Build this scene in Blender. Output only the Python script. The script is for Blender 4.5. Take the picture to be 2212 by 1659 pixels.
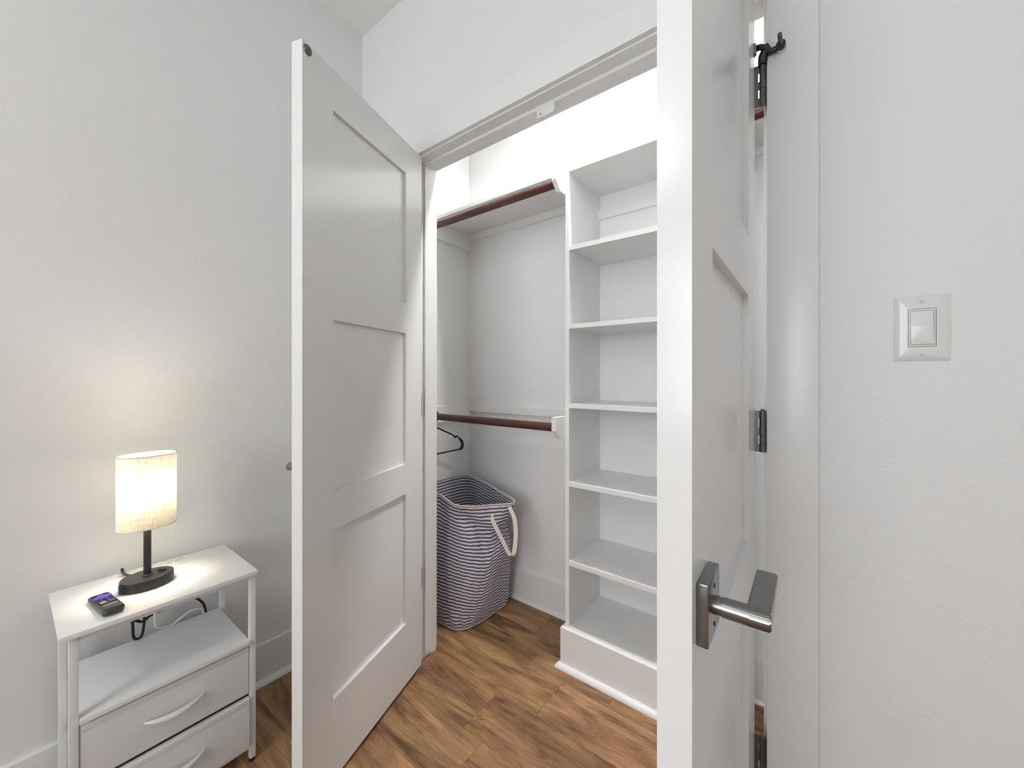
import bpy, bmesh, math, random
from mathutils import Vector, Matrix
random.seed(7)
for o in list(bpy.data.objects):
    bpy.data.objects.remove(o)
S = bpy.context.scene
COL = S.collection
PI = math.pi

# ------------------------------------------------------------------ camera
YAW = math.radians(37.8028)
CAM = Vector((1.6827, -1.0232, 1.1680))
FPX = 854.52
cd = bpy.data.cameras.new('camera')
cam = bpy.data.objects.new('camera', cd)
COL.objects.link(cam)
cam.location = CAM
cam.rotation_euler = (PI / 2, 0, YAW)
cd.sensor_fit = 'HORIZONTAL'
cd.sensor_width = 36.0
cd.lens = 36.0 * FPX / 2212.0
cd.shift_y = -0.00763
cd.clip_start = 0.02
S.camera = cam

# ------------------------------------------------------------------ world, lights, exposure
wd = bpy.data.worlds.new('daylight')
S.world = wd
wd.use_nodes = True
wd.node_tree.nodes['Background'].inputs[0].default_value = (0.93, 0.97, 1.0, 1)
wd.node_tree.nodes['Background'].inputs[1].default_value = 4.1
S.view_settings.view_transform = 'Standard'
S.view_settings.look = 'None'
S.view_settings.gamma = 1.0
S.view_settings.use_curve_mapping = False
S.view_settings.exposure = 1.05
ROOM_LAMP = 12.5      # radiance of the bedroom ceiling lamp diffuser
CLOSET_LAMP = 340.0    # radiance of the closet ceiling lamp diffuser
BULB = 46.0          # radiance of the bulb in the table lamp

# ------------------------------------------------------------------ material helpers
def mat(name, col, rough=0.5, metal=0.0, spec=0.5):
    m = bpy.data.materials.new(name)
    m.use_nodes = True
    b = m.node_tree.nodes['Principled BSDF']
    b.inputs['Base Color'].default_value = (*col, 1)
    b.inputs['Roughness'].default_value = rough
    b.inputs['Metallic'].default_value = metal
    b.inputs['Specular IOR Level'].default_value = spec
    return m

def nd(m, t, **kw):
    n = m.node_tree.nodes.new(t)
    for k, v in kw.items():
        if k in n.inputs:
            n.inputs[k].default_value = v
        else:
            setattr(n, k, v)
    return n

def ln(m, a, b):
    m.node_tree.links.new(a, b)

def bump(m, scale, dist, detail=2.0, strength=1.0, coord='Object', kind='noise', vec=None):
    b = m.node_tree.nodes['Principled BSDF']
    tc = nd(m, 'ShaderNodeTexCoord')
    tx = nd(m, 'ShaderNodeTexNoise', Scale=scale, Detail=detail)
    src = tc.outputs[coord]
    if vec:
        mp = nd(m, 'ShaderNodeMapping')
        mp.inputs['Scale'].default_value = vec
        ln(m, src, mp.inputs[0])
        src = mp.outputs[0]
    ln(m, src, tx.inputs['Vector'])
    bp = nd(m, 'ShaderNodeBump', Strength=strength, Distance=dist)
    ln(m, tx.outputs['Fac'], bp.inputs['Height'])
    ln(m, bp.outputs[0], b.inputs['Normal'])
    return m

def emissive(name, col, s):
    m = mat(name, col, 0.5)
    b = m.node_tree.nodes['Principled BSDF']
    b.inputs['Emission Color'].default_value = (*col, 1)
    b.inputs['Emission Strength'].default_value = s
    return m

M = {}
M['wall'] = bump(mat('wall_paint', (.83, .83, .827), .50), 95, .0014, 3, .5)
M['ceiling'] = bump(mat('ceiling_paint', (.88, .88, .877), .7), 90, .001, 3, .4)
M['closet'] = bump(mat('closet_wall_paint', (.90, .90, .897), .55), 105, .0010, 3, .35)
M['trim'] = bump(mat('trim_semigloss_paint', (.87, .87, .867), .27), 30, .0004, 2, .25)
M['door'] = bump(mat('door_semigloss_paint', (.87, .87, .867), .20), 26, .0003, 2, .15)
M['shelf'] = bump(mat('shelf_paint', (.90, .90, .897), .36), 40, .0004, 2, .25)
M['laminate'] = bump(mat('white_laminate', (.87, .87, .867), .42), 400, .0001, 2, .3)
M['powder'] = bump(mat('white_powder_coat', (.82, .82, .82), .45), 300, .0002, 2, .3)
M['fabric'] = bump(mat('white_drawer_fabric', (.80, .80, .80), .85, 0, .2), 700, .0004, 2, .5)
M['plastic'] = mat('white_plastic', (.80, .80, .79), .22)
M['nickel'] = bump(mat('satin_nickel', (.27, .267, .263), .26, 1.0), 60, .0002, 2, .1)
M['steel'] = mat('dull_steel', (.15, .15, .15), .36, 1.0)
M['slot'] = mat('dark_slot', (.03, .03, .03), .6)
M['bronze'] = mat('dark_bronze', (.055, .053, .05), .42, .6)
M['rubber'] = mat('grey_rubber', (.28, .28, .28), .7)
M['blackplastic'] = mat('black_plastic', (.012, .012, .013), .38)
M['lampblack'] = bump(mat('black_lamp_metal', (.02, .019, .018), .4), 500, .0002, 2, .3)
M['cord_black'] = mat('black_cord', (.012, .012, .012), .5)
M['cord_white'] = mat('white_cord', (.75, .75, .74), .5)
M['remote'] = mat('charcoal_remote_shell', (.045, .042, .038), .33)
M['button'] = mat('black_rubber_button', (.012, .012, .013), .5)
M['purple'] = mat('purple_rubber', (.10, .045, .48), .5)
M['blue'] = mat('blue_button', (.05, .16, .55), .5)
M['white_button'] = mat('white_button', (.7, .7, .68), .5)
M['strap'] = bump(mat('cream_webbing', (.80, .72, .64), .9, 0, .2), 900, .0005, 2, .5)
M['taupe'] = mat('taupe_edging', (.22, .18, .13), .8)
M['lamp_room'] = emissive('lit_room_diffuser', (1, .985, .96), ROOM_LAMP)
M['lamp_closet'] = emissive('lit_closet_diffuser', (1, .99, .975), CLOSET_LAMP)
M['bulb'] = emissive('lit_bulb', (1, .98, .935), BULB)

# dark red-brown varnished rod
m = mat('mahogany_rod', (.10, .03, .02), .3)
b = m.node_tree.nodes['Principled BSDF']
tc = nd(m, 'ShaderNodeTexCoord')
mp = nd(m, 'ShaderNodeMapping')
mp.inputs['Scale'].default_value = (4, 60, 60)
nz = nd(m, 'ShaderNodeTexNoise', Scale=2.2, Detail=5.0)
rp = nd(m, 'ShaderNodeValToRGB')
rp.color_ramp.elements[0].position = .3
rp.color_ramp.elements[0].color = (.030, .008, .006, 1)
rp.color_ramp.elements[1].position = .75
rp.color_ramp.elements[1].color = (.12, .032, .020, 1)
ln(m, tc.outputs['Object'], mp.inputs[0]); ln(m, mp.outputs[0], nz.inputs['Vector'])
ln(m, nz.outputs['Fac'], rp.inputs[0]); ln(m, rp.outputs[0], b.inputs['Base Color'])
M['rod'] = m

# vinyl wood planks: long grain along X, every plank with its own offset
def wood():
    m = mat('wood_plank', (.2, .12, .07), .42)
    b = m.node_tree.nodes['Principled BSDF']
    g = nd(m, 'ShaderNodeNewGeometry')
    oi = nd(m, 'ShaderNodeObjectInfo')
    mul = nd(m, 'ShaderNodeVectorMath', operation='MULTIPLY')
    mul.inputs[1].default_value = (37.0, 11.0, 5.0)
    comb = nd(m, 'ShaderNodeCombineXYZ')
    for k in range(3):
        ln(m, oi.outputs['Random'], comb.inputs[k])
    ln(m, comb.outputs[0], mul.inputs[0])
    add = nd(m, 'ShaderNodeVectorMath', operation='ADD')
    ln(m, g.outputs['Position'], add.inputs[0]); ln(m, mul.outputs[0], add.inputs[1])
    def noise(scale, sv, detail=4.0, rough=.55, dist=0.0):
        mp = nd(m, 'ShaderNodeMapping')
        mp.inputs['Scale'].default_value = sv
        ln(m, add.outputs[0], mp.inputs[0])
        n = nd(m, 'ShaderNodeTexNoise', Scale=scale, Detail=detail, Roughness=rough, Distortion=dist)
        ln(m, mp.outputs[0], n.inputs['Vector'])
        return n.outputs['Fac']
    broad = noise(2.6, (1.0, 6.0, 1.0), 5, .6, 1.2)
    fine = noise(9.0, (1.0, 26.0, 1.0), 8, .72, .8)
    hair = noise(30.0, (.8, 22.0, 1.0), 4, .6, .2)
    knot = noise(5.2, (1.0, 3.4, 1.0), 4, .55, 1.6)
    hue = noise(2.1, (1.0, 3.0, 1.0), 2, .5, .3)
    r1 = nd(m, 'ShaderNodeValToRGB')
    e = r1.color_ramp.elements
    e[0].position = .30; e[0].color = (.125, .062, .031, 1)
    e[1].position = .70; e[1].color = (.52, .315, .160, 1)
    k = e.new(.50); k.color = (.345, .193, .100, 1)
    ln(m, broad, r1.inputs[0])
    def ramp(fac, p0, c0, p1, c1):
        r = nd(m, 'ShaderNodeValToRGB')
        e = r.color_ramp.elements
        e[0].position = p0; e[0].color = (*c0, 1)
        e[1].position = p1; e[1].color = (*c1, 1)
        ln(m, fac, r.inputs[0])
        return r.outputs[0]
    def mulc(a, b_):
        x = nd(m, 'ShaderNodeMix', data_type='RGBA', blend_type='MULTIPLY')
        x.inputs[0].default_value = 1.0
        ln(m, a, x.inputs[6]); ln(m, b_, x.inputs[7])
        return x.outputs[2]
    c = mulc(r1.outputs[0], ramp(fine, .32, (.62, .60, .58), .64, (1.14, 1.14, 1.14)))
    c = mulc(c, ramp(hair, .30, (.80, .79, .78), .60, (1.06, 1.06, 1.06)))
    c = mulc(c, ramp(hue, .35, (1.06, .98, .96), .65, (1.0, 1.01, .86)))
    c = mulc(c, ramp(knot, .64, (1, 1, 1), .76, (.16, .13, .11)))
    # plank to plank tone
    mr = nd(m, 'ShaderNodeMapRange')
    mr.inputs[3].default_value = .88; mr.inputs[4].default_value = 1.12
    ln(m, oi.outputs['Random'], mr.inputs[0])
    mx3 = nd(m, 'ShaderNodeVectorMath', operation='SCALE')
    ln(m, c, mx3.inputs[0]); ln(m, mr.outputs[0], mx3.inputs['Scale'])
    ln(m, mx3.outputs[0], b.inputs['Base Color'])
    bp = nd(m, 'ShaderNodeBump', Strength=.25, Distance=.0006)
    ln(m, fine, bp.inputs['Height']); ln(m, bp.outputs[0], b.inputs['Normal'])
    return m
M['wood'] = wood()
M['subfloor'] = mat('dark_subfloor', (.03, .02, .015), .8)

# striped canvas: stripes run along V, one unit of V is one stripe period
def canvas():
    m = mat('striped_canvas', (.7, .65, .6), .9, 0, .15)
    b = m.node_tree.nodes['Principled BSDF']
    uv = nd(m, 'ShaderNodeUVMap')
    sp = nd(m, 'ShaderNodeSeparateXYZ')
    ln(m, uv.outputs[0], sp.inputs[0])
    fr = nd(m, 'ShaderNodeMath', operation='FRACT')
    ln(m, sp.outputs['Y'], fr.inputs[0])
    r = nd(m, 'ShaderNodeValToRGB')
    e = r.color_ramp.elements
    e[0].position = 0; e[0].color = (.135, .135, .255, 1)
    e[1].position = .44; e[1].color = (.145, .145, .270, 1)
    k = e.new(.50); k.color = (.88, .82, .80, 1)
    k = e.new(.95); k.color = (.88, .82, .80, 1)
    k = e.new(1.0); k.color = (.135, .135, .255, 1)
    ln(m, fr.outputs[0], r.inputs[0])
    ln(m, r.outputs[0], b.inputs['Base Color'])
    nz = nd(m, 'ShaderNodeTexNoise', Scale=600.0, Detail=2.0)
    tc = nd(m, 'ShaderNodeTexCoord')
    ln(m, tc.outputs['Object'], nz.inputs['Vector'])
    bp = nd(m, 'ShaderNodeBump', Strength=.3, Distance=.0004)
    ln(m, nz.outputs['Fac'], bp.inputs['Height']); ln(m, bp.outputs[0], b.inputs['Normal'])
    return m
M['canvas'] = canvas()

# linen lamp shade, lets light through
def linen():
    m = mat('linen_shade', (.86, .80, .66), .9, 0, .1)
    nt = m.node_tree
    b = nt.nodes['Principled BSDF']
    out = nt.nodes['Material Output']
    tc = nd(m, 'ShaderNodeTexCoord')
    facs = []
    for sv in ((60, 60, 9), (9, 9, 130)):
        mp = nd(m, 'ShaderNodeMapping')
        mp.inputs['Scale'].default_value = sv
        nz = nd(m, 'ShaderNodeTexNoise', Scale=3.0, Detail=4.0)
        ln(m, tc.outputs['Object'], mp.inputs[0]); ln(m, mp.outputs[0], nz.inputs['Vector'])
        facs.append(nz.outputs['Fac'])
    mn = nd(m, 'ShaderNodeMath', operation='MULTIPLY')
    ln(m, facs[0], mn.inputs[0]); ln(m, facs[1], mn.inputs[1])
    r = nd(m, 'ShaderNodeValToRGB')
    e = r.color_ramp.elements
    e[0].position = .10; e[0].color = (.66, .54, .36, 1)
    e[1].position = .27; e[1].color = (.88, .82, .67, 1)
    ln(m, mn.outputs[0], r.inputs[0])
    ln(m, r.outputs[0], b.inputs['Base Color'])
    tr = nd(m, 'ShaderNodeBsdfTranslucent')
    ln(m, r.outputs[0], tr.inputs['Color'])
    mx = nd(m, 'ShaderNodeMixShader')
    mx.inputs[0].default_value = .065
    ln(m, b.outputs[0], mx.inputs[1]); ln(m, tr.outputs[0], mx.inputs[2])
    ln(m, mx.outputs[0], out.inputs[0])
    return m
M['linen'] = linen()
gm = mat('window_glass', (1, 1, 1), .02)
_tr = nd(gm, 'ShaderNodeBsdfTransparent')
_gl = nd(gm, 'ShaderNodeBsdfGlossy', Roughness=.02)
_mx = nd(gm, 'ShaderNodeMixShader')
_mx.inputs[0].default_value = .06
ln(gm, _tr.outputs[0], _mx.inputs[1]); ln(gm, _gl.outputs[0], _mx.inputs[2])
ln(gm, _mx.outputs[0], gm.node_tree.nodes['Material Output'].inputs[0])
M['glass'] = gm

# ------------------------------------------------------------------ mesh helpers
def finish(name, bm, material, parent=None, smooth=False, world=True, uvdone=False):
    """link a bmesh as one object. world: verts are in world space."""
    bmesh.ops.recalc_face_normals(bm, faces=bm.faces[:])
    if parent is None:
        xs = [v.co for v in bm.verts]
        lo = Vector((min(v.x for v in xs), min(v.y for v in xs), min(v.z for v in xs)))
        hi = Vector((max(v.x for v in xs), max(v.y for v in xs), max(v.z for v in xs)))
        c = Vector(((lo.x + hi.x) / 2, (lo.y + hi.y) / 2, lo.z))
    elif world:
        c = parent.get('_o')
        c = Vector(c) if c is not None else world_origin(parent)
    else:
        c = Vector((0, 0, 0))
    for v in bm.verts:
        v.co -= c
    me = bpy.data.meshes.new(name)
    bm.to_mesh(me)
    bm.free()
    if smooth:
        me.shade_smooth()
        if smooth != 'all':
            me.set_sharp_from_angle(angle=math.radians(35))
    me.materials.append(material)
    o = bpy.data.objects.new(name, me)
    COL.objects.link(o)
    if parent is None:
        o.location = c
    else:
        o.parent = parent
    return o

def world_origin(o):
    p = Vector((0, 0, 0))
    while o is not None:
        p += o.location
        o = o.parent
    return p

def tag(o, label, cat=None, group=None, kind=None):
    o['label'] = label
    if cat: o['category'] = cat
    if group: o['group'] = group
    if kind: o['kind'] = kind
    return o

def thing(name, loc, label, cat, group=None, kind=None, rz=0.0):
    o = bpy.data.objects.new(name, None)
    o.empty_display_size = .05
    COL.objects.link(o)
    o.location = loc
    o.rotation_euler = (0, 0, rz)
    return tag(o, label, cat, group, kind)

def add_box(bm, x0, x1, y0, y1, z0, z1, bev=0.0, seg=2):
    t = bmesh.new()
    r = bmesh.ops.create_cube(t, size=1.0)
    for v in t.verts:
        v.co = Vector((x0 + (v.co.x + .5) * (x1 - x0), y0 + (v.co.y + .5) * (y1 - y0), z0 + (v.co.z + .5) * (z1 - z0)))
    if bev > 0:
        bmesh.ops.bevel(t, geom=t.edges[:], offset=bev, segments=seg, affect='EDGES', profile=.6)
    merge(bm, t)

def merge(bm, t, mtx=None):
    if mtx is not None:
        bmesh.ops.transform(t, matrix=mtx, verts=t.verts[:])
    me = bpy.data.meshes.new('tmp')
    t.to_mesh(me); t.free()
    bm.from_mesh(me)
    bpy.data.meshes.remove(me)

def box(name, b, material, parent=None, bev=0.0, world=True, seg=2):
    bm = bmesh.new()
    lst = b if isinstance(b, list) else [b]
    for q in lst:
        add_box(bm, *q, bev=bev, seg=seg)
    return finish(name, bm, material, parent, smooth=bev > 0, world=world)

def add_tube(bm, pts, r, n=12, closed=False, r2=None, cap=True, up=None):
    """tube through pts; r may be a list; r2 = second radius for a flat section"""
    pts = [Vector(p) for p in pts]
    N = len(pts)
    rs = r if isinstance(r, (list, tuple)) else [r] * N
    rings = []
    ref = Vector(up) if up else None
    prev = None
    for i in range(N):
        if closed:
            t = (pts[(i + 1) % N] - pts[i - 1]).normalized()
        else:
            t = (pts[min(i + 1, N - 1)] - pts[max(i - 1, 0)]).normalized()
        if ref is not None:
            a = ref - t * ref.dot(t)
            a = a.normalized() if a.length > 1e-6 else t.orthogonal().normalized()
        elif prev is None:
            a = t.orthogonal().normalized()
        else:
            a = (prev - t * prev.dot(t)).normalized()
        prev = a
        c = t.cross(a)
        k = (r2 / r) if (r2 and not isinstance(r, (list, tuple))) else 1.0
        rings.append([bm.verts.new(pts[i] + a * math.cos(2 * PI * j / n) * rs[i] + c * math.sin(2 * PI * j / n) * rs[i] * k) for j in range(n)])
    R = N if closed else N - 1
    for i in range(R):
        A, B = rings[i], rings[(i + 1) % N]
        for j in range(n):
            bm.faces.new((A[j], A[(j + 1) % n], B[(j + 1) % n], B[j]))
    if not closed and cap:
        bm.faces.new(rings[0][::-1]); bm.faces.new(rings[-1])

def tube(name, pts, r, material, parent=None, n=12, closed=False, world=True, r2=None, up=None):
    bm = bmesh.new()
    add_tube(bm, pts, r, n, closed, r2, up=up)
    return finish(name, bm, material, parent, smooth=True, world=world)

def spline(pts, per=8, closed=False):
    P = [Vector(p) for p in pts]
    n = len(P)
    out = []
    R = n if closed else n - 1
    for i in range(R):
        if closed:
            a, b_, c, d = P[i - 1], P[i], P[(i + 1) % n], P[(i + 2) % n]
        else:
            a, b_, c, d = P[max(i - 1, 0)], P[i], P[i + 1], P[min(i + 2, n - 1)]
        for k in range(per):
            t = k / per
            out.append(.5 * ((2 * b_) + (c - a) * t + (2 * a - 5 * b_ + 4 * c - d) * t * t + (3 * b_ - a - 3 * c + d) * t ** 3))
    if not closed:
        out.append(P[-1])
    return out

def prism(name, poly, axis, a0, a1, material, parent=None, world=True, bev=0.0):
    """extrude a 2D polygon along axis; poly coords are the two other axes in xyz order"""
    bm = bmesh.new()
    def mk(p, a):
        if axis == 'x': return (a, p[0], p[1])
        if axis == 'y': return (p[0], a, p[1])
        return (p[0], p[1], a)
    A = [bm.verts.new(mk(p, a0)) for p in poly]
    B = [bm.verts.new(mk(p, a1)) for p in poly]
    bm.faces.new(A); bm.faces.new(B[::-1])
    n = len(poly)
    for i in range(n):
        bm.faces.new((A[i], B[i], B[(i + 1) % n], A[(i + 1) % n]))
    if bev:
        bmesh.ops.bevel(bm, geom=bm.edges[:], offset=bev, segments=2, affect='EDGES')
    return finish(name, bm, material, parent, smooth=bool(bev), world=world)

def add_lathe(bm, prof, center, n=32, sx=1.0, sy=1.0, capb=True, capt=True):
    """prof: list of (radius, z)"""
    rings = []
    for r, z in prof:
        rings.append([bm.verts.new((center[0] + r * sx * math.cos(2 * PI * j / n), center[1] + r * sy * math.sin(2 * PI * j / n), center[2] + z)) for j in range(n)])
    for A, B in zip(rings, rings[1:]):
        for j in range(n):
            bm.faces.new((A[j], A[(j + 1) % n], B[(j + 1) % n], B[j]))
    if capb: bm.faces.new(rings[0][::-1])
    if capt: bm.faces.new(rings[-1])

def lathe(name, prof, center, material, parent=None, n=32, sx=1.0, sy=1.0, capb=True, capt=True, world=True):
    bm = bmesh.new()
    add_lathe(bm, prof, center, n, sx, sy, capb, capt)
    return finish(name, bm, material, parent, smooth=True, world=world)

def quarter(r, n=6):
    return [(r * math.cos(i * PI / 2 / n), r * math.sin(i * PI / 2 / n)) for i in range(n + 1)]

# ------------------------------------------------------------------ the room
CEIL = 2.747
WY = .006            # room face of the closet wall
WT = .112            # closet face of the closet wall
RX, RY = 3.40, -3.50 # far room walls
JL, JR = .390, 1.592 # jamb faces of the double door
HEAD = 2.047
CBK = .655           # closet back wall
CLX, CRX = .062, 1.95

fl = box('floor', (-.10, RX + .10, RY - .10, CBK + .10, -.06, -.007), M['subfloor'])
tag(fl, 'brown wood plank floor running through into the closet', 'floor', kind='structure')
PW, PLN = .184, 1.22
plank_cache = {}
def plank(x0, x1, y0, y1):
    key = (round(x1 - x0, 4), round(y1 - y0, 4))
    loc = Vector(((x0 + x1) / 2, (y0 + y1) / 2, 0)) - fl.location
    if key in plank_cache:
        o = plank_cache[key].copy()
        COL.objects.link(o)
    else:
        bm = bmesh.new()
        hx, hy = key[0] / 2 - .0002, key[1] / 2 - .0002
        c = .0007
        lv = [(hx, hy, -.007), (hx, hy, -c), (hx - c, hy - c, 0)]
        rings = [[bm.verts.new((sx * a, sy * b_, z)) for sx, sy in ((-1, -1), (1, -1), (1, 1), (-1, 1))] for a, b_, z in lv]
        for A, B in zip(rings, rings[1:]):
            for j in range(4):
                bm.faces.new((A[j], A[(j + 1) % 4], B[(j + 1) % 4], B[j]))
        bm.faces.new(rings[-1])
        o = finish('plank', bm, M['wood'], fl, world=False)
        plank_cache[key] = o
    o.parent = fl
    o.location = loc
    return o
ends = {0: .912, 2: .835}
k = -2
while True:
    yt = .285 - k * PW
    yb = yt - PW
    if yt <= RY: break
    y1, y0 = min(yt, CBK), max(yb, RY)
    if y1 - y0 > .005:
        e = ends.get(k, (k * .437 + .31) % PLN)
        xs = [0.0]
        s = e
        while s - PLN > .05: s -= PLN
        while s < RX - .05:
            if s > .05: xs.append(s)
            s += PLN
        xs.append(RX)
        for a, b_ in zip(xs, xs[1:]):
            plank(a, b_, y0, y1)
    k += 1

cl = box('ceiling', (-.10, RX + .10, RY - .10, CBK + .10, CEIL, CEIL + .08), M['ceiling'])
tag(cl, 'plain white painted ceiling', 'ceiling', kind='structure')
w = box('wall_left', (-.10, 0, RY, WY, 0, CEIL), M['wall'])
tag(w, 'white painted wall behind the nightstand', 'wall', kind='structure')
# closet wall with the door opening cut out
w = prism('wall_back', [(-.10, 0), (JL - .019, 0), (JL - .019, HEAD + .019), (JR + .019, HEAD + .019), (JR + .019, 0), (RX, 0), (RX, CEIL), (-.10, CEIL)], 'y', WY, WT, M['wall'])
tag(w, 'white painted wall with the closet opening and light switch', 'wall', kind='structure')
w = box('wall_right', (RX, RX + .10, RY, WT, 0, CEIL), M['wall'])
tag(w, 'white painted wall at the right end of the room', 'wall', kind='structure')
WX0, WX1, WZ0, WZ1 = .75, 2.15, .80, 2.20
w = box('wall_front', [(-.10, WX0, RY - .10, RY, 0, CEIL), (WX1, RX + .10, RY - .10, RY, 0, CEIL),
                       (WX0, WX1, RY - .10, RY, 0, WZ0), (WX0, WX1, RY - .10, RY, WZ1, CEIL)], M['wall'])
tag(w, 'white painted wall with a window behind the camera', 'wall', kind='structure')
w = box('wall_closet_left', (-.10, CLX, WT, CBK, 0, CEIL), M['closet'])
tag(w, 'white left end wall inside the closet', 'wall', kind='structure')
w = box('wall_closet_back', (-.10, CRX + .10, CBK, CBK + .10, 0, CEIL), M['closet'])
tag(w, 'white back wall inside the closet', 'wall', kind='structure')
w = box('wall_closet_right', (CRX, CRX + .10, WT, CBK, 0, CEIL), M['closet'])
tag(w, 'white right end wall inside the closet', 'wall', kind='structure')

# window behind the camera
win = thing('window_1', ((WX0 + WX1) / 2, RY - .05, WZ0), 'white framed window in the wall behind the camera', 'window', kind='structure')
box('window_frame', [(WX0, WX0 + .05, RY - .08, RY - .02, WZ0, WZ1), (WX1 - .05, WX1, RY - .08, RY - .02, WZ0, WZ1),
                     (WX0, WX1, RY - .08, RY - .02, WZ0, WZ0 + .05), (WX0, WX1, RY - .08, RY - .02, WZ1 - .05, WZ1),
                     (WX0, WX1, RY - .075, RY - .025, (WZ0 + WZ1) / 2 - .02, (WZ0 + WZ1) / 2 + .02)], M['trim'], win)
box('pane', (WX0 + .05, WX1 - .05, RY - .052, RY - .048, WZ0 + .05, (WZ0 + WZ1) / 2 - .02), M['glass'], win)
box('pane', (WX0 + .05, WX1 - .05, RY - .052, RY - .048, (WZ0 + WZ1) / 2 + .02, WZ1 - .05), M['glass'], win)
box('window_sill', (WX0 - .04, WX1 + .04, RY, RY + .05, WZ0 - .03, WZ0), M['trim'], win, bev=.003)
def portal(loc, sx_, sz_, rot):
    pl = bpy.data.lights.new('window_portal', 'AREA')
    pl.shape = 'RECTANGLE'; pl.size = sx_; pl.size_y = sz_
    pl.cycles.is_portal = True
    po = bpy.data.objects.new('window_portal', pl)
    COL.objects.link(po)
    po.location = loc
    po.rotation_euler = rot
portal(((WX0 + WX1) / 2, RY - .11, (WZ0 + WZ1) / 2), WX1 - WX0, WZ1 - WZ0, (-PI / 2, 0, PI))   # faces +Y

# baseboards with quarter round
def baseboard(name, run, axis, face, inward, label, h=.150, zs=.018):
    """run: (a0,a1) along axis, face: wall face coordinate, inward: +1/-1 away from the wall"""
    t = .014
    prof = [(0, 0), (t + zs, 0)] + [(t + q[0] * zs, q[1] * zs) for q in quarter(1.0, 5)[1:]] + [(t, h - .002), (t - .002, h), (0, h)]
    poly = [(face + inward * p, z) for p, z in prof]
    o = prism(name, poly, 'x' if axis == 'x' else 'y', run[0], run[1], M['trim'])
    return tag(o, label, 'baseboard', kind='structure')
baseboard('baseboard_left', (RY, WY), 'y', 0, 1, 'white baseboard along the wall behind the nightstand')
baseboard('baseboard_back', (.034, .290), 'x', WY, -1, 'short white baseboard between room corner and closet door casing')
baseboard('baseboard_back_right', (1.6835, RX), 'x', WY, -1, 'white baseboard under the light switch')
baseboard('baseboard_right', (RY, -.03), 'y', RX, -1, 'white baseboard on the right room wall')
baseboard('baseboard_front', (.034, RX - .034), 'x', RY, 1, 'white baseboard under the window')
baseboard('baseboard_closet_back_left', (CLX + .033, .8745), 'x', CBK, -1, 'white baseboard behind the laundry hamper')
baseboard('baseboard_closet_left', (WT, CBK), 'y', CLX, 1, 'white baseboard on the closet left end wall')
baseboard('baseboard_closet_back_right', (1.466, CRX - .033), 'x', CBK, -1, 'white baseboard at the closet back right of the shelves')
baseboard('baseboard_closet_right', (WT, CBK), 'y', CRX, -1, 'white baseboard on the closet right end wall')

# door lining: jambs, stops and casings
tr = thing('trim_1', ((JL + JR) / 2, .06, 0), 'white door jamb lining the closet opening', 'door jamb', kind='structure')
box('jamb', (JL - .019, JL, WY, WT, 0, HEAD), M['trim'], tr)
box('jamb', (JR, JR + .019, WY, WT, 0, HEAD), M['trim'], tr)
box('head_jamb', (JL - .019, JR + .019, WY, WT, HEAD, HEAD + .019), M['trim'], tr)
box('door_stop_strip', (JL, JL + .011, .046, .086, .022, HEAD), M['trim'], tr)
box('door_stop_strip', (JR - .009, JR, .046, .086, .022, HEAD), M['trim'], tr)
box('door_stop_strip', (JL + .011, JR - .009, .046, .086, HEAD - .012, HEAD), M['trim'], tr)
def casing(name, y0, y1, label):
    t = thing(name, ((JL + JR) / 2, y0, 0), label, 'door casing', kind='structure')
    a, b_ = JL - .010, JR + .002
    c = .0885
    hz = HEAD + .006
    bm = bmesh.new(); add_box(bm, a - c, a, y0, y1, 0, hz, .0012); finish('side_casing', bm, M['trim'], t, smooth=True)
    bm = bmesh.new(); add_box(bm, b_, b_ + c, y0, y1, 0, hz, .0012); finish('side_casing', bm, M['trim'], t, smooth=True)
    bm = bmesh.new(); add_box(bm, a - c, b_ + c, y0, y1, hz, hz + c, .0012); finish('head_casing', bm, M['trim'], t, smooth=True)
    return t
casing('trim_2', -.010, WY, 'flat white casing around the closet door on the bedroom side')
casing('trim_3', WT, WT + .015, 'flat white casing around the opening inside the closet')

# catch plate hanging from the head stop
t = thing('catch_plate', (.990, .044, 2.005), 'small white rounded catch plate under the door head', 'catch plate')
bm = bmesh.new()
pts = []
x0, x1, z0, z1, rr = .957, 1.024, 2.004, 2.036, .007
for cx_, cz_, a0 in ((x1 - rr, z0 + rr, -90), (x0 + rr, z0 + rr, 180)):
    for i in range(7):
        a = math.radians(a0 + i * 15)
        pts.append((cx_ + rr * math.cos(a), cz_ + rr * math.sin(a)))
poly = pts[:7] + [(x1, z1), (x0, z1)] + pts[7:]
prism('plate', poly, 'y', .0435, .046, M['plastic'], t)
for xx in (.972,):
    bm = bmesh.new()
    bmesh.ops.create_cone(bm, segments=12, radius1=.0028, radius2=.002, depth=.0012, cap_ends=True,
                          matrix=Matrix.Translation((xx, .0432, 2.016)) @ Matrix.Rotation(PI / 2, 4, 'X'))
    finish('screw', bm, M['steel'], t, smooth=True)

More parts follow.
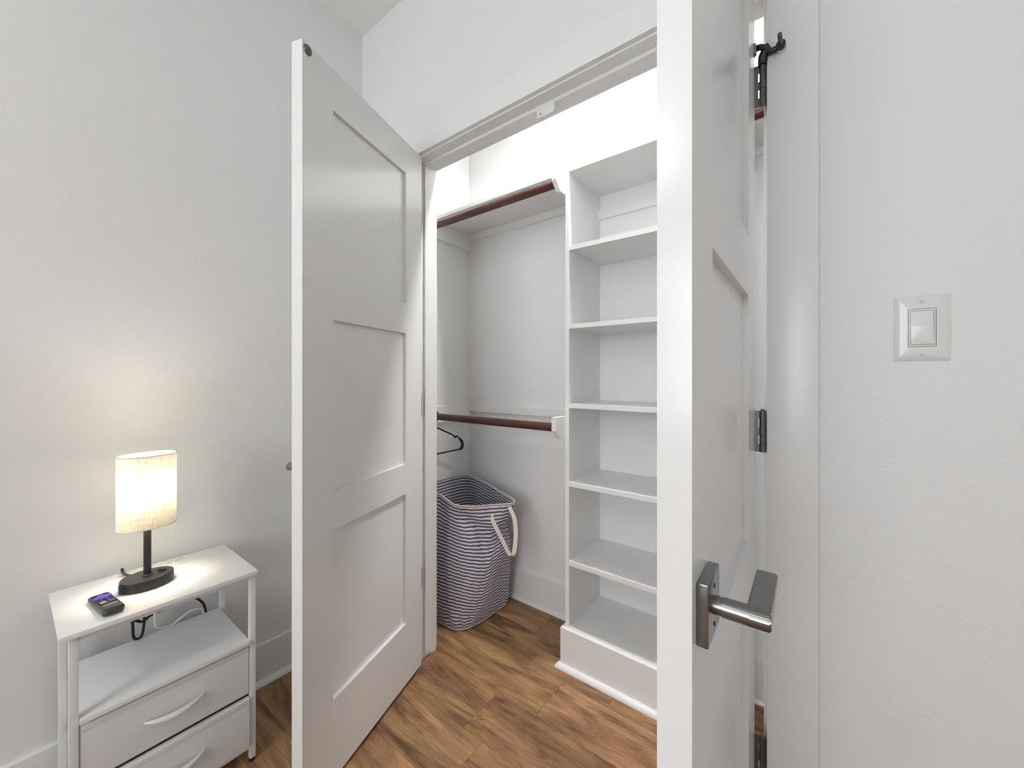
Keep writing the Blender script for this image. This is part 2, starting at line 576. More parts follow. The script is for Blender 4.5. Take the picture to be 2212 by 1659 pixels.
# ------------------------------------------------------------------ doors
DW, DG, ST, TH = .5844, .003, .1082, .035
RAILS = [(.017, .2428), (.7282, .840), (1.3279, 1.4421), (1.9268, 2.044)]
HINGES = [.3375, 1.0475, 1.803]
def build_door(name, loc, rz, sg, label, jamb_side):
    d = thing(name, loc, label, 'door', kind='structure', rz=rz)
    def X(a, b_):
        return (min(sg * a, sg * b_), max(sg * a, sg * b_))
    def bx(nm, u0, u1, v0, v1, z0, z1, m, parent=d, bev=0.0):
        xx = X(u0, u1)
        return box(nm, (xx[0], xx[1], v0, v1, z0, z1), m, parent, bev=bev, world=False)
    bx('stile', DG, DG + ST, 0, TH, .017, 2.044, M['door'])
    bx('stile', DG + DW - ST, DG + DW, 0, TH, .017, 2.044, M['door'])
    for z0, z1 in RAILS:
        bx('rail', DG + ST, DG + DW - ST, 0, TH, z0, z1, M['door'])
    for (a, b_), (c, e) in zip(RAILS, RAILS[1:]):
        bx('panel', DG + ST - .003, DG + DW - ST + .003, .0115, .0235, b_ - .003, c + .003, M['door'])
    # hinges
    KU, KV, KR = .003, -.0150, .0060
    inv = Matrix.LocRotScale(Vector(loc), Matrix.Rotation(rz, 3, 'Z').to_quaternion(), None).inverted()
    for hz in HINGES:
        h = bx('hinge', .0012, DG, -.0068, .030, hz - .045, hz + .045, M['steel'])
        for i in range(5):
            a = hz - .045 + i * .018
            bm = bmesh.new()
            bmesh.ops.create_cone(bm, segments=20, radius1=KR, radius2=KR, depth=.0174, cap_ends=True,
                                  matrix=Matrix.Translation((sg * KU, KV, a + .009)))
            if i % 2 == 0:
                xx = X(.0012, .003)
                add_box(bm, xx[0], xx[1], KV, -.0068, a + .0003, a + .0177)
            finish('knuckle', bm, M['steel'], h, smooth=True, world=False)
        bm = bmesh.new()
        bmesh.ops.create_cone(bm, segments=16, radius1=.0046, radius2=.0035, depth=.004, cap_ends=True,
                              matrix=Matrix.Translation((sg * KU, KV, hz + .047)))
        finish('pin', bm, M['steel'], h, smooth=True, world=False)
        # leaf let into the jamb
        bm = bmesh.new()
        jx = (JR - .0015, JR) if jamb_side > 0 else (JL, JL + .0015)
        add_box(bm, jx[0], jx[1], -.009, .036, hz - .045, hz + .045)
        bmesh.ops.transform(bm, matrix=inv, verts=bm.verts[:])
        finish('jamb_leaf', bm, M['steel'], h, world=False)
    # lever handle on the room face (v < 0)
    hu, hzz = .5375, .9165
    r0 = bx('lever_handle', .5060, .5690, -.012, 0, .883, .950, M['nickel'], bev=.0018)
    for dz in (-.021, .021):
        bm = bmesh.new()
        bmesh.ops.create_cone(bm, segments=12, radius1=.0028, radius2=.0024, depth=.001, cap_ends=True,
                              matrix=Matrix.Translation((sg * hu, -.0122, hzz + dz)) @ Matrix.Rotation(PI / 2, 4, 'X'))
        finish('screw', bm, M['slot'], r0, smooth=True, world=False)
    bm = bmesh.new()
    add_tube(bm, [(sg * hu, -.011, hzz), (sg * hu, -.0195, hzz), (sg * hu, -.0195, hzz), (sg * hu, -.0205, hzz), (sg * hu, -.0205, hzz), (sg * hu, -.0455, hzz)],
             [.0098, .0098, .0092, .0092, .0105, .0105], 28, up=(0, 0, 1))
    finish('neck', bm, M['nickel'], r0, smooth=True, world=False)
    # flat lever: rounded knuckle end flowing into the grip
    poly = []
    for i in range(13):
        a = math.radians(90 - i * 15)
        poly.append((hu + .0105 * math.cos(a) if True else 0, hzz + .0105 * math.sin(a)))
    poly = [(hu + .0105 * math.cos(math.radians(90 - i * 15)), hzz + .0105 * math.sin(math.radians(90 - i * 15))) for i in range(13)]
    poly += [(hu - .016, hzz - .0085), (hu - .03, hzz - .0035), (hu - .098, hzz - .0035), (hu - .101, hzz - .001), (hu - .101, hzz + .008), (hu - .098, hzz + .0105)]
    poly = [(sg * a, b_) for a, b_ in poly]
    lv = prism('lever', poly, 'y', -.0650, -.0430, M['nickel'], r0, world=False, bev=.0016)
    return d
aL, aR = math.radians(70.3021), math.radians(90.9544)
dL = build_door('door_1', (.3936, -.005, 0), -aL, 1, 'white three-panel closet door standing open beside the nightstand', -1)
dR = build_door('door_2', (1.5708, -.005, 0), aR, -1, 'white three-panel closet door with lever handle, opened towards the camera', 1)
# magnetic catch disc on the left leaf
bm = bmesh.new()
for r_, d_ in ((.0130, .0030), (.0115, .0036), (.0048, .0042)):
    bmesh.ops.create_cone(bm, segments=28, radius1=r_, radius2=r_ - .0006, depth=d_, cap_ends=True,
                          matrix=Matrix.Translation((.5705, TH + d_ / 2, 2.0265)) @ Matrix.Rotation(-PI / 2, 4, 'X'))
disc = finish('catch_disc', bm, M['steel'], dL, smooth=True, world=False)
disc['label'] = 'round grey metal catch disc'
bm = bmesh.new()
bmesh.ops.create_cone(bm, segments=12, radius1=.0018, radius2=.0018, depth=.001, cap_ends=True,
                      matrix=Matrix.Translation((.5705, TH + .0044, 2.0265)) @ Matrix.Rotation(-PI / 2, 4, 'X'))
finish('screw', bm, M['slot'], disc, smooth=True, world=False)

# door stop clipped on the top hinge pin
t = thing('hinge_pin_door_stop', (1.5858, -.008, 1.850), 'dark metal door stop with threaded bolt on top hinge', 'door stop')
px, py = 1.5858, -.0085
bm = bmesh.new()
add_tube(bm, spline([(px, py, 1.846), (px, py, 1.848), (px + .002, py - .004, 1.862), (px + .008, py - .008, 1.870), (px + .004, py - .012, 1.876)], 5), [.0086] * 6 + [.0094] * 6 + [.0090] * 4 + [.0075] * 5, 14)
add_tube(bm, spline([(px + .006, py - .008, 1.868), (px + .014, py - .010, 1.862), (px + .024, py - .010, 1.861), (px + .031, py - .010, 1.862)], 5), .0060, 12)
add_tube(bm, spline([(px + .006, py - .010, 1.872), (px - .002, py - .014, 1.876), (px - .008, py - .018, 1.874)], 5), .0062, 12)
finish('bracket', bm, M['bronze'], t, smooth=True)
bm = bmesh.new()
add_tube(bm, [(px + .034, -.028, 1.862), (px + .034, -.020, 1.862)], .0085, 18)
add_tube(bm, [(px + .034, -.020, 1.862), (px + .034, -.0165, 1.862)], .0065, 18)
finish('boss', bm, M['bronze'], t, smooth=True)
bm = bmesh.new()
pts, rs = [], []
for i in range(27):
    pts.append((px + .034, -.028 - i * .0011, 1.862)); rs.append(.0036 if i % 2 else .0041)
add_tube(bm, pts, rs, 14)
finish('threaded_bolt', bm, M['steel'], t, smooth=True)
o = tube('rubber_pad', [(px + .034, -.0170, 1.862), (px + .034, -.0102, 1.862)], .0095, M['plastic'], t, 20)
o['label'] = 'round white rubber pad'
bm = bmesh.new()
add_box(bm, px - .0165, px - .0095, py - .026, py - .012, 1.861, 1.883, .002)
finish('bumper', bm, M['rubber'], t, smooth=True)

# ------------------------------------------------------------------ light switch
sx, sz = 1.8305, 1.2560
t = thing('light_switch', (sx, WY, sz - .0595), 'white rocker light switch in a square wall plate', 'light switch')
bm = bmesh.new()
hw, hh = .0368, .0595
lv = [(hw, hh, 0), (hw, hh, .0022), (hw - .0035, hh - .0035, .0046), (hw - .0075, hh - .0075, .0058), (hw - .0085, hh - .0085, .0060), (.0182, .0348, .0064), (.0182, .0348, .0030)]
def rrect(a, b_, r, n=4):
    out = []
    for cx_, cy_, a0 in ((a - r, b_ - r, 0), (-a + r, b_ - r, 90), (-a + r, -b_ + r, 180), (a - r, -b_ + r, 270)):
        for i in range(n + 1):
            q = math.radians(a0 + i * 90 / n)
            out.append((cx_ + r * math.cos(q), cy_ + r * math.sin(q)))
    return out
rings = []
for a, b_, d_ in lv:
    rings.append([bm.verts.new((sx + p[0], WY - d_, sz + p[1])) for p in rrect(a, b_, .0022)])
for A, B in zip(rings, rings[1:]):
    n = len(A)
    for j in range(n):
        bm.faces.new((A[j], A[(j + 1) % n], B[(j + 1) % n], B[j]))
finish('wall_plate', bm, M['plastic'], t, smooth=True)
bm = bmesh.new()
rings = []
for a, b_, d_ in ((.0175, .0341, .0028), (.0175, .0341, .0060), (.0168, .0334, .0066), (.0152, .0312, .0066), (.0152, .0312, .0030)):
    rings.append([bm.verts.new((sx + p[0], WY - d_, sz + p[1])) for p in rrect(a, b_, .0016)])
for A, B in zip(rings, rings[1:]):
    n = len(A)
    for j in range(n):
        bm.faces.new((A[j], A[(j + 1) % n], B[(j + 1) % n], B[j]))
bm.faces.new(rings[-1])
finish('rocker_frame', bm, M['plastic'], t, smooth=True)
# rocker tilted: lower half stands proud
poly = [(WY - .0030, -.0306), (WY - .0092, -.0306), (WY - .0096, -.0295), (WY - .0062, .004), (WY - .0058, .0306), (WY - .0030, .0306)]
prism('rocker', [(p[0], sz + p[1]) for p in poly], 'x', sx - .0146, sx + .0146, M['plastic'], t, bev=.0004)
for dz in (-.048, .048):
    bm = bmesh.new()
    add_tube(bm, [(sx, WY - .0058, sz + dz), (sx, WY - .0074, sz + dz), (sx, WY - .0082, sz + dz)], [.0040, .0040, .0026], 16)
    s_ = finish('screw', bm, M['plastic'], t, smooth=True)
    box('slot', (sx - .0022, sx + .0022, WY - .0085, WY - .0080, sz + dz - .0004, sz + dz + .0004), M['rubber'], s_)

# ------------------------------------------------------------------ closet shelving
UF, UL, UR = .3705, .8746, 1.466
TS = .018
shelf_z = [1.691, 1.3765, 1.0585, .7440, .4265, .1640]
u = thing('closet_shelf_unit', ((UL + UR) / 2, .5, 0), 'tall white built-in shelf unit in the middle of the closet', 'shelf unit')
side_l = box('side_panel', (UL, UL + .016, UF, CBK, .155, 2.007), M['shelf'], u)
side_r = box('side_panel', (UR - .016, UR, UF, CBK, .155, 2.007), M['shelf'], u)
box('top_board', (UL + .016, UR - .016, UF, CBK, 1.989, 2.007), M['shelf'], u)
for z in shelf_z:
    box('shelf', (UL + .016, UR - .016, UF, CBK, z - TS, z), M['shelf'], u)
box('back_cleat', (UL + .016, UR - .016, CBK - .014, CBK, 1.8805, 1.925), M['shelf'], u)
box('base_front', (UL - .015, UR + .015, .3555, UF, 0, .157), M['shelf'], u)
box('base_side', (UL - .015, UL, UF, CBK - .033, 0, .157), M['shelf'], u)
box('base_side', (UR, UR + .015, UF, CBK - .033, 0, .157), M['shelf'], u)
q = quarter(.018, 6)
# quarter round mitred round the base
bm = bmesh.new()
prof = [(0, 0)] + q
path = [((UL - .015), CBK - .034, -1, 0), ((UL - .015), .3555, -1, -1), ((UR + .015), .3555, 1, -1), ((UR + .015), CBK - .034, 1, 0)]
rings = []
for x, y, dx, dy in path:
    rings.append([bm.verts.new((x + dx * p, y + dy * p, z)) for p, z in prof])
for A, B in zip(rings, rings[1:]):
    n = len(A)
    for j in range(n):
        bm.faces.new((A[j], A[(j + 1) % n], B[(j + 1) % n], B[j]))
bm.faces.new(rings[0]); bm.faces.new(rings[-1][::-1])
finish('shoe_moulding', bm, M['trim'], u, smooth=True)

# rod support: plank end with the lower front corner cut away
def rod_support(x0, x1, ztop, parent, zb=None):
    zb = zb or ztop - .0875
    poly = [(.296, ztop), (.296, ztop - .053), (.331, zb), (CBK, zb), (CBK, ztop)]
    return prism('rod_support', poly, 'x', x0, x1, M['shelf'], parent)
h1 = thing('hanging_shelf', (.468, .5, 1.895), 'white high shelf above the hanging rods left of the shelf unit', 'shelf')
box('board', (CLX, UL, UF, CBK, 1.989, 2.007), M['shelf'], h1)
box('back_cleat', (CLX + .019, UL - .019, CBK - .016, CBK, 1.951, 1.989), M['shelf'], h1)
rod_support(CLX, CLX + .019, 1.9885, h1)
rod_support(UL - .019, UL, 1.9885, h1)
h2 = thing('rod_cleat_rail', (.468, .5, .917), 'white wooden cleat rail carrying the lower hanging rod', 'cleat rail')
box('back_cleat', (CLX + .019, UL - .019, CBK - .016, CBK, .966, 1.006), M['shelf'], h2)
rod_support(CLX, CLX + .019, 1.0065, h2)
rod_support(UL - .019, UL, 1.0065, h2)
h3 = thing('hanging_shelf', (1.70, .5, 1.895), 'white high shelf right of the shelf unit, seen through the hinge gap', 'shelf')
box('board', (UR, CRX, UF, CBK, 1.989, 2.007), M['shelf'], h3)
box('back_cleat', (UR + .019, CRX - .019, CBK - .016, CBK, 1.963, 1.989), M['shelf'], h3)
rod_support(UR, UR + .019, 1.9885, h3)
rod_support(CRX - .019, CRX, 1.9885, h3)
def rod(x0, x1, z, label):
    o = tube('closet_rod', [(x0, .320, z), (x1, .320, z)], .0172, M['rod'], None, 24)
    return tag(o, label, 'closet rod', 'mahogany closet rods')
rod(CLX + .019, UL - .019, 1.929, 'upper dark mahogany closet rod under the high left shelf')
rod(CLX + .019, UL - .019, .9645, 'lower dark mahogany closet rod above the laundry hamper')
rod(UR + .019, CRX - .019, 1.931, 'dark mahogany closet rod at far right, seen through the hinge gap')

# ------------------------------------------------------------------ ceiling lamps
# closet downlight: short can with the light set back inside it
gx, gy, r = 1.10, .33, .07
t = thing('closet_downlight', (gx, gy, CEIL - .060), 'small round can downlight on the closet ceiling', 'ceiling light')
lathe('can', [(r, -.008), (r, -.050), (r + .003, -.052), (r + .006, -.050), (r + .006, 0)], (gx, gy, CEIL), M['rubber'], t, 40, capb=False)
lathe('diffuser', [(.001, -.010), (r, -.010), (r, -.004), (.001, -.004)], (gx, gy, CEIL), M['lamp_closet'], t, 40)
# bedroom globe on a short stem
gx, gy, gz, gr = .98, -2.42, 2.43, .12
t = thing('globe_lamp', (gx, gy, gz - gr), 'white glass globe ceiling lamp in the bedroom', 'ceiling light')
lathe('canopy', [(.05, -.02), (.06, -.012), (.06, 0)], (gx, gy, CEIL), M['nickel'], t, 32)
lathe('stem', [(.008, gz + gr - .01 - CEIL), (.008, -.018)], (gx, gy, CEIL), M['nickel'], t, 16)
lathe('globe', [(max(.001, gr * math.sin(PI * i / 20)), -gr * math.cos(PI * i / 20)) for i in range(21)], (gx, gy, gz), M['lamp_room'], t, 32)

# ------------------------------------------------------------------ nightstand
n = thing('nightstand', (.19, -.746, 0), 'narrow white nightstand with open shelf and two fabric drawers', 'nightstand')
X0, X1, Y0, Y1 = .035, .340, -.946, -.547
box('table_top', (X0, X1, Y0, Y1, .568, .580), M['laminate'], n, bev=.0012)
lg = .016
fy0, fy1, fx0, fx1 = -.930, -.549, .045, .327
for x in (fx0, fx1 - lg):
    for y in (fy0, fy1 - lg):
        l_ = box('leg', (x, x + lg, y, y + lg, .012, .567), M['powder'], n, bev=.0015)
        lathe('foot', [(.007, 0), (.0085, .002), (.0085, .012)], (x + lg / 2, y + lg / 2, 0), M['blackplastic'], l_, 14)
for y in (fy0, fy1 - lg):
    for nm, z0 in (('top_rail', .5545), ('bottom_rail', .044)):
        box(nm, (fx0 + lg, fx1 - lg, y + .002, y + lg - .002, z0, z0 + .0115), M['powder'], n)
for x in (fx0, fx1 - lg):
    for nm, z0 in (('top_rail', .5545), ('bottom_rail', .044)):
        box(nm, (x + .002, x + lg - .002, fy0 + lg, fy1 - lg, z0, z0 + .0115), M['powder'], n)
box('shelf_board', (.050, .334, fy0 + lg + .0005, fy1 - lg - .0005, .360, .372), M['laminate'], n, bev=.0012)
def drawer(z0, z1, xf, z):
    y0, y1 = -.9125, -.5665
    bm = bmesh.new()
    add_box(bm, .062, xf, y0, y1, z0, z1, .003, 3)
    d = finish('drawer', bm, M['fabric'], n, smooth=True)
    # folded and stitched top hem of the fabric front
    box('hem', (xf - .001, xf + .0012, y0 + .003, y1 - .003, z1 - .014, z1 - .001), M['fabric'], d, bev=.0005)
    ya, yb = -.801, -.677
    # curved wooden pull, thick in the middle, pointed ends
    bm = bmesh.new()
    pts, rs = [], []
    for i in range(25):
        s_ = i / 24
        a = math.sin(s_ * PI)
        pts.append((xf + .001 + .022 * a ** .8, ya + (yb - ya) * s_, z - .004 * a))
        rs.append(.0022 + .0060 * a ** .7)
    add_tube(bm, pts, rs, 12, up=(0, 0, 1))
    finish('handle', bm, M['plastic'], d, smooth=True)
    return d
drawer(.212, .3535, .325, .284)
drawer(.0560, .2015, .333, .131)
box('drawer_gap_shade', (fx0 + lg, .3185, -.9125, -.5665, .2020, .2115), M['slot'], n)  # black filler standing in for the shade in the gap between the drawers
box('drawer_gap_shade', (fx0 + lg, .3215, -.9125, -.5665, .3540, .3598), M['slot'], n)  # black filler painting the dark gap under the shelf board
# power strip let into the top
ps = box('power_strip', (.0485, .108, -.830, -.664, .5799, .5812), M['plastic'], n, bev=.0005)
for yy in (-.812, -.700, -.682):
    box('usb_slot', (.066, .070, yy - .0045, yy + .0045, .5811, .5814), M['rubber'], ps)
box('power_strip_housing', (.052, .104, -.826, -.668, .545, .568), M['plastic'], n, bev=.003)
# cords behind and below the top
c = tube('lamp_cord', spline([(.130, -.796, .5975), (.100, -.802, .5925), (.060, -.804, .588), (.034, -.803, .590), (.027, -.801, .578), (.028, -.799, .555), (.040, -.790, .50), (.052, -.783, .43), (.054, -.781, .385), (.056, -.772, .374), (.058, -.762, .385), (.056, -.757, .43), (.050, -.764, .437),
      (.050, -.775, .428), (.054, -.784, .438), (.050, -.76, .418), (.042, -.742, .424), (.040, -.722, .427), (.040, -.683, .433), (.040, -.638, .434), (.040, -.611, .408), (.040, -.600, .372), (.040, -.596, .30), (.038, -.592, .20), (.036, -.588, .10), (.036, -.586, .01)], 6), .0036, M['cord_black'], None, 10)
tag(c, 'black power cord looping behind the nightstand', 'cord')
c = tube('power_cord', spline([(.058, -.735, .548), (.056, -.7325, .47), (.054, -.7315, .427), (.052, -.730, .395), (.049, -.720, .379), (.046, -.690, .371), (.043, -.668, .381), (.041, -.640, .392), (.040, -.618, .388), (.039, -.606, .37), (.038, -.600, .25), (.037, -.596, .10), (.037, -.594, .01)], 6), .0043, M['cord_white'], None, 10)
tag(c, 'thick white power cord hanging under the nightstand top', 'cord')

# ------------------------------------------------------------------ table lamp
LX, LY = .186, -.772
t = thing('table_lamp', (LX, LY, .580), 'lit table lamp with oval linen shade and black oval base', 'table lamp')
lathe('base', [(.970, 0), (1.0, .0015), (1.0, .0255), (.985, .0275), (.9, .0282), (.0001, .0282)], (LX, LY, .580), M['lampblack'], t, 56, .046, .0575)
lathe('stem', [(.0085, 0), (.0085, .176)], (LX, LY, .606), M['lampblack'], t, 24)
lathe('collar', [(.0088, 0), (.0115, .0005), (.0115, .002), (.0088, .0035)], (LX, LY, .608), M['lampblack'], t, 24)
lathe('socket', [(.012, 0), (.015, .004), (.015, .035), (.012, .040)], (LX, LY, .778), M['plastic'], t, 24)
lathe('bulb', [(.0105, 0), (.013, .010), (.022, .026), (.0275, .044), (.026, .060), (.017, .073), (.001, .078)], (LX, LY, .816), M['bulb'], t, 28)
SZ0, SZ1, SAX, SAY = .748, .9475, .0505, .0635
bm = bmesh.new()
add_lathe(bm, [(1.0, SZ0), (1.0, SZ1)], (LX, LY, 0), 72, SAX, SAY, False, False)
sh = finish('shade', bm, M['linen'], t, smooth='all')
for z, nm in ((SZ0, 'lower_trim'), (SZ1, 'upper_trim')):
    ring = [(LX + SAX * math.cos(a * 2 * PI / 72), LY + SAY * math.sin(a * 2 * PI / 72), z) for a in range(72)]
    tube(nm, ring, .0010, M['taupe'] if nm == 'upper_trim' else M['strap'], sh, 8, closed=True)
for a in (0, 120, 240):
    a = math.radians(a)
    tube('spider_arm', [(LX + .014 * math.cos(a), LY + .014 * math.sin(a), .790), (LX + SAX * .98 * math.cos(a), LY + SAY * .98 * math.sin(a), .758)], .001, M['plastic'], sh, 6)
# rocker switch, usb port and plug on the base
sw = box('switch', (LX - .012, LX + .006, LY + .023, LY + .041, .6078, .6105), M['blackplastic'], t, bev=.0008)
prism('rocker', [(LY + .0255, .6105), (LY + .0255, .6150), (LY + .031, .6118), (LY + .0385, .6115), (LY + .0385, .6105)], 'x', LX - .009, LX + .003, M['blackplastic'], sw, bev=.0004)
up_ = box('usb_port', (LX + .004, LX + .022, LY - .0600, LY - .0500, .5835, .6035), M['blackplastic'], t, bev=.0012)
box('port_mouth', (LX + .008, LX + .018, LY - .0604, LY - .0595, .588, .599), M['rubber'], up_)
tube('cord_plug', [(LX - .044, LY - .020, .594), (LX - .056, LY - .024, .5975)], .0045, M['blackplastic'], t, 12)

# ------------------------------------------------------------------ remote control
t = thing('remote_control', (.2480, -.8610, .5802), 'charcoal remote control with purple pad lying beside the lamp', 'remote control', rz=math.radians(7))
t.rotation_euler = (0, 0, math.radians(6.5))
bm = bmesh.new()
HL, HW = .0675, .0205     # half length (local x), half width (local y)
rings = []
NS, NC = 25, 24
for i in range(NS):
    s_ = -1 + 2 * i / (NS - 1)
    e = 1.0 if abs(s_) < .86 else math.sqrt(max(0.0, 1 - ((abs(s_) - .86) / .145) ** 2))
    w_ = HW * (.62 + .38 * e)
    zt = .0172 + .0030 * s_
    zt_e = .009 + (zt - .009) * (.35 + .65 * e)
    zb_ = .0 + .006 * (1 - e) + .0015 * s_ * s_
    ring = []
    for j in range(NC):
        a = 2 * PI * j / NC
        ca, sa = math.cos(a), math.sin(a)
        cy_ = math.copysign(abs(ca) ** .55, ca) * w_
        k_ = math.copysign(abs(sa) ** .5, sa)
        z_ = (zt_e + zb_) / 2 + k_ * (zt_e - zb_) / 2
        ring.append(bm.verts.new((s_ * HL, cy_, z_)))
    rings.append(ring)
for A, B in zip(rings, rings[1:]):
    for j in range(NC):
        bm.faces.new((A[j], A[(j + 1) % NC], B[(j + 1) % NC], B[j]))
bm.faces.new(rings[0][::-1]); bm.faces.new(rings[-1])
finish('shell', bm, M['remote'], t, smooth=True, world=False)
def zt(x): return .0172 + .0030 * x / HL
def btn(nm, x, y, lx, ly, mm, h=.0016):
    return box(nm, (x - lx / 2, x + lx / 2, y - ly / 2, y + ly / 2, zt(x) - .001, zt(x) + h), mm, t, bev=.0006, world=False)
btn('button', -.050, -.0105, .006, .010, M['button'])
btn('button', -.050, .0105, .006, .010, M['button'])
# direction pad: a cross with rounded arms
poly = []
for i in range(48):
    a = 2 * PI * i / 48
    r_ = .0095 + .0062 * abs(math.cos(a)) ** 6 * 0.25 + .0085 * abs(math.sin(a)) ** 6
    poly.append((-.030 + r_ * math.cos(a) * 1.15, r_ * math.sin(a)))
o = prism('direction_pad', poly, 'z', zt(-.030) - .001, zt(-.030) + .0018, M['purple'], t, world=False)
o['label'] = 'purple rubber direction pad'
box('ok_button', (-.034, -.026, -.004, .004, zt(-.030) + .0017, zt(-.030) + .0024), M['purple'], o, bev=.0003, world=False)
for x, y in ((-.012, -.011), (-.012, 0), (-.012, .011), (-.003, -.011), (-.003, 0), (-.003, .011)):
    btn('button', x, y, .005, .008, M['button'])
for x, y, mm in ((.0085, -.0085, 'white_button'), (.0085, .0085, 'blue'), (.0180, -.0085, 'white_button'), (.0180, .0085, 'blue')):
    b_ = btn('shortcut_button', x, y, .0060, .0135, M['button'])
    box('cap', (x - .0018, x + .0018, y - .0055, y + .0055, zt(x) + .0014, zt(x) + .0019), M[mm], b_, world=False)
box('printed_line', (.0345, .0362, -.0125, .0125, zt(.035) - .0004, zt(.035) + .00035), M['white_button'], t, world=False)

# ------------------------------------------------------------------ laundry hamper
bot = [(.105, .255), (.245, .240), (.372, .250), (.418, .335), (.424, .490), (.405, .578), (.250, .590), (.105, .580)]
top = [(.080, .232), (.245, .243), (.395, .240), (.497, .352), (.548, .462), (.400, .515), (.215, .560), (.080, .560)]
rim = [.605, .612, .584, .578, .575, .592, .612, .608]
mid = [(.085, .238), (.245, .218), (.400, .252), (.476, .350), (.474, .485), (.415, .575), (.235, .598), (.085, .590)]
PER = 14
Bt, Tp, Md = (spline([(x, y, 0) for x, y in q], PER, True) for q in (bot, top, mid))
Rz = spline([(z, 0, 0) for z in rim], PER, True)
NU, NV = len(Bt), 72
t = thing('laundry_hamper', (.26, .41, 0), 'blue and cream striped canvas laundry hamper on the closet floor', 'hamper')
bm = bmesh.new()
uvl = bm.loops.layers.uv.new('UVMap')
def wr(u_, v_):
    """wrinkles pushed along the outward normal"""
    a = 2 * PI * u_ / NU
    w = .0035 * math.sin(3 * a + 7 * v_) * math.sin(PI * v_) + .0025 * math.sin(9 * a - 11 * v_) * v_ * (1 - .4 * v_)
    # diagonal fold under the right corner
    uc = 2.15 * PER + (1 - v_) * 2.2 * PER
    d_ = (u_ - uc) / (PER * .28)
    w -= .016 * math.exp(-d_ * d_) * max(0, min(1, (v_ - .60) / .12)) * (1 if v_ < .93 else (1 - v_) / .07)
    w += .007 * math.exp(-abs(u_ - 3.0 * PER) / 3.5) * math.sin(PI * v_)
    # waist pinched in below the flared right corner, and the fold that leads to it
    w -= .034 * math.exp(-((u_ - 3.95 * PER) / (PER * .75)) ** 2) * math.exp(-((v_ - .76) / .11) ** 2)
    if 1.6 * PER < u_ < 3.9 * PER:
        vl = .955 - .15 * (u_ / PER - 2.0) / 1.3
        w -= .013 * math.exp(-((v_ - vl + .035) / .035) ** 2) * math.sin(PI * (u_ / PER - 1.6) / 2.3)
        w += .006 * math.exp(-((v_ - vl - .03) / .03) ** 2) * math.sin(PI * (u_ / PER - 1.6) / 2.3) * (1 - v_) / .1
    # crumples near the foot
    w += .005 * math.sin(17 * a + 23 * v_) * math.exp(-((v_ - .07) / .06) ** 2)
    w += .0016 * math.sin(31 * a + 19 * v_ + 2 * math.sin(9 * v_)) + .0014 * math.sin(23 * a - 37 * v_)
    return w
rings = []
cen = Vector((.26, .41, 0))
for i in range(NV + 1):
    v_ = i / NV
    ring = []
    for u_ in range(NU):
        b0, m0, t0 = Bt[u_], Md[u_], Tp[u_]
        # quadratic through bottom, middle (v=.5), top
        p = b0 * (2 * (v_ - .5) * (v_ - 1)) + m0 * (-4 * v_ * (v_ - 1)) + t0 * (2 * v_ * (v_ - .5))
        nrm = (p - cen); nrm.z = 0; nrm.normalize()
        p = p + nrm * wr(u_, v_)
        if v_ < .05:
            p = p - nrm * .012 * (1 - v_ / .05) ** 2
        z = .002 + v_ * (Rz[u_].x - .002)
        z += .004 * math.sin(2 * PI * u_ / NU * 5 + 3 * v_) * math.sin(PI * v_)
        # extra drop of the cloth at the right corner
        z -= .026 * math.exp(-((u_ - 3.0 * PER) / (PER * .55)) ** 2) * math.sin(PI * v_) ** 1.2
        x_ = max(p.x, CLX + .006)
        ring.append(bm.verts.new((x_, min(p.y, .612), max(z, .002))))
    rings.append(ring)
for i in range(NV):
    A, B = rings[i], rings[i + 1]
    for j in range(NU):
        f = bm.faces.new((A[j], A[(j + 1) % NU], B[(j + 1) % NU], B[j]))
        for lp, (jj, ii) in zip(f.loops, ((j, i), (j + 1, i), (j + 1, i + 1), (j, i + 1))):
            lp[uvl].uv = (jj / NU, .3 + ii / NV * 37.0)
f = bm.faces.new(rings[0][::-1])
for lp in f.loops:
    lp[uvl].uv = (0, .6)
rim_pts = [v.co.copy() for v in rings[-1]]
body = finish('body', bm, M['canvas'], t, smooth='all')
sm = body.modifiers.new('cloth', 'SOLIDIFY')
sm.thickness = .0016
sm.offset = 0
tube('rim_binding', rim_pts, .0030, M['strap'], t, 8, closed=True)
base_pts = [Vector(v) for v in [(Bt[u_].x, Bt[u_].y, .006) for u_ in range(NU)]]
base_pts = [cen.lerp(Vector((p.x, p.y, 0)), .968) + Vector((0, 0, .005)) for p in base_pts]
tube('base_binding', base_pts, .0035, M['strap'], t, 8, closed=True)
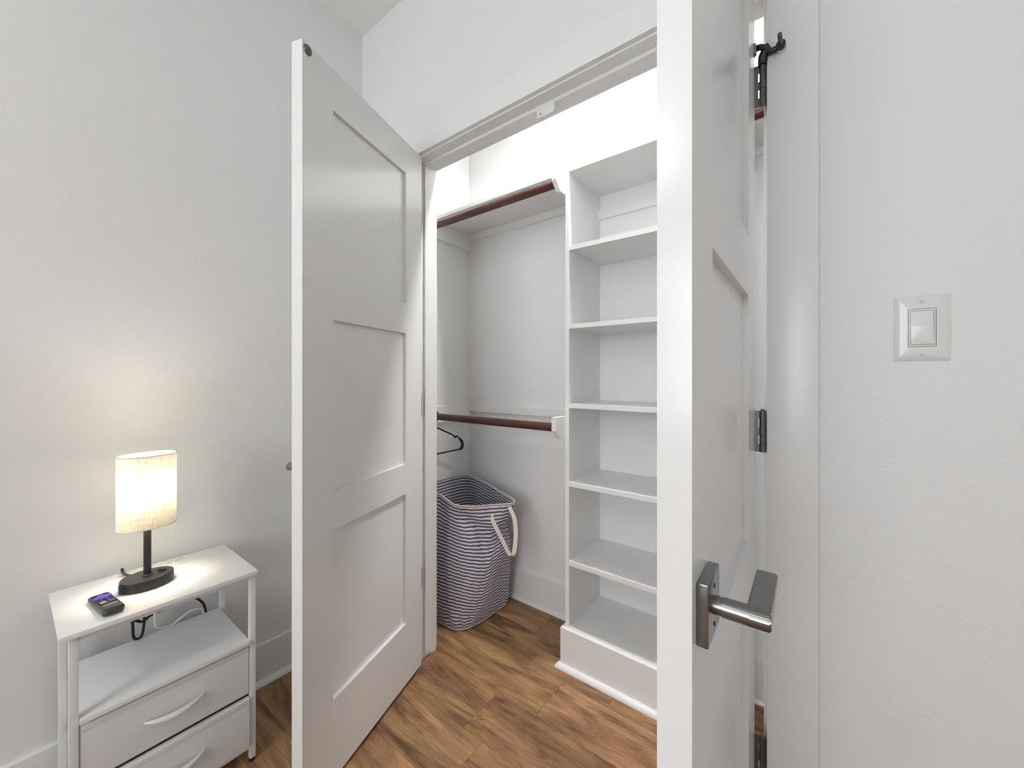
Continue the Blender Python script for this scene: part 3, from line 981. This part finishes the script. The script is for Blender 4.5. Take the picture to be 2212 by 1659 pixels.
def ribbon(name, pts, side, w, parent, th=.0016):
    P = spline(pts, 8)
    Sd = spline(side, 8)
    bm = bmesh.new()
    rings = []
    for i, p in enumerate(P):
        s_ = Sd[i].normalized() * w / 2
        tn = (P[min(i + 1, len(P) - 1)] - P[max(i - 1, 0)]).normalized()
        nn = tn.cross(s_).normalized() * th / 2
        rings.append([bm.verts.new(p + s_ + nn), bm.verts.new(p - s_ + nn), bm.verts.new(p - s_ - nn), bm.verts.new(p + s_ - nn)])
    for A, B in zip(rings, rings[1:]):
        for j in range(4):
            bm.faces.new((A[j], A[(j + 1) % 4], B[(j + 1) % 4], B[j]))
    bm.faces.new(rings[0][::-1]); bm.faces.new(rings[-1])
    return finish(name, bm, M['strap'], parent, smooth=True)
SIDE = (.78, .62, 0)
o = ribbon('strap_handle', [(.462, .372, .552), (.477, .360, .552), (.492, .352, .535), (.510, .352, .500), (.532, .362, .455), (.552, .380, .400), (.566, .392, .362), (.577, .398, .350), (.588, .398, .362), (.590, .408, .400), (.586, .418, .455), (.574, .424, .510), (.553, .424, .548), (.536, .428, .566), (.525, .440, .566)],
           [SIDE] * 15, .019, t)
o['label'] = 'cream webbing strap handle'

# ------------------------------------------------------------------ clothes hanger
t = thing('clothes_hanger', (.150, .320, .770), 'black plastic clothes hanger on the lower closet rod', 'clothes hanger')
HX = .150
hk = [(.3045, .945), (.300, .965), (.305, .982), (.320, .9895), (.335, .984), (.342, .968), (.339, .952), (.328, .938), (.3205, .922), (.320, .905)]
tube('hook', spline([(HX, y, z) for y, z in hk], 6), .0032, M['blackplastic'], t, 12)
for sg in (1, -1):
    sh_ = [(0, .905), (.020, .902), (.070, .880), (.112, .861), (.128, .852), (.134, .843), (.141, .842), (.146, .849), (.152, .846), (.172, .830), (.188, .812), (.1925, .795), (.186, .779), (.172, .774), (.120, .7735), (.060, .773), (0, .773)]
    P = spline([(HX, .320 + sg * y, z) for y, z in sh_], 5)
    rs = []
    for i, p in enumerate(P):
        d_ = abs(p.y - .32)
        rs.append(.0042 + .0045 * max(0, min(1, (d_ - .165) / .02)))
    bm = bmesh.new()
    add_tube(bm, P, rs, 12, up=(1, 0, 0))
    finish('shoulder', bm, M['blackplastic'], t, smooth=True)
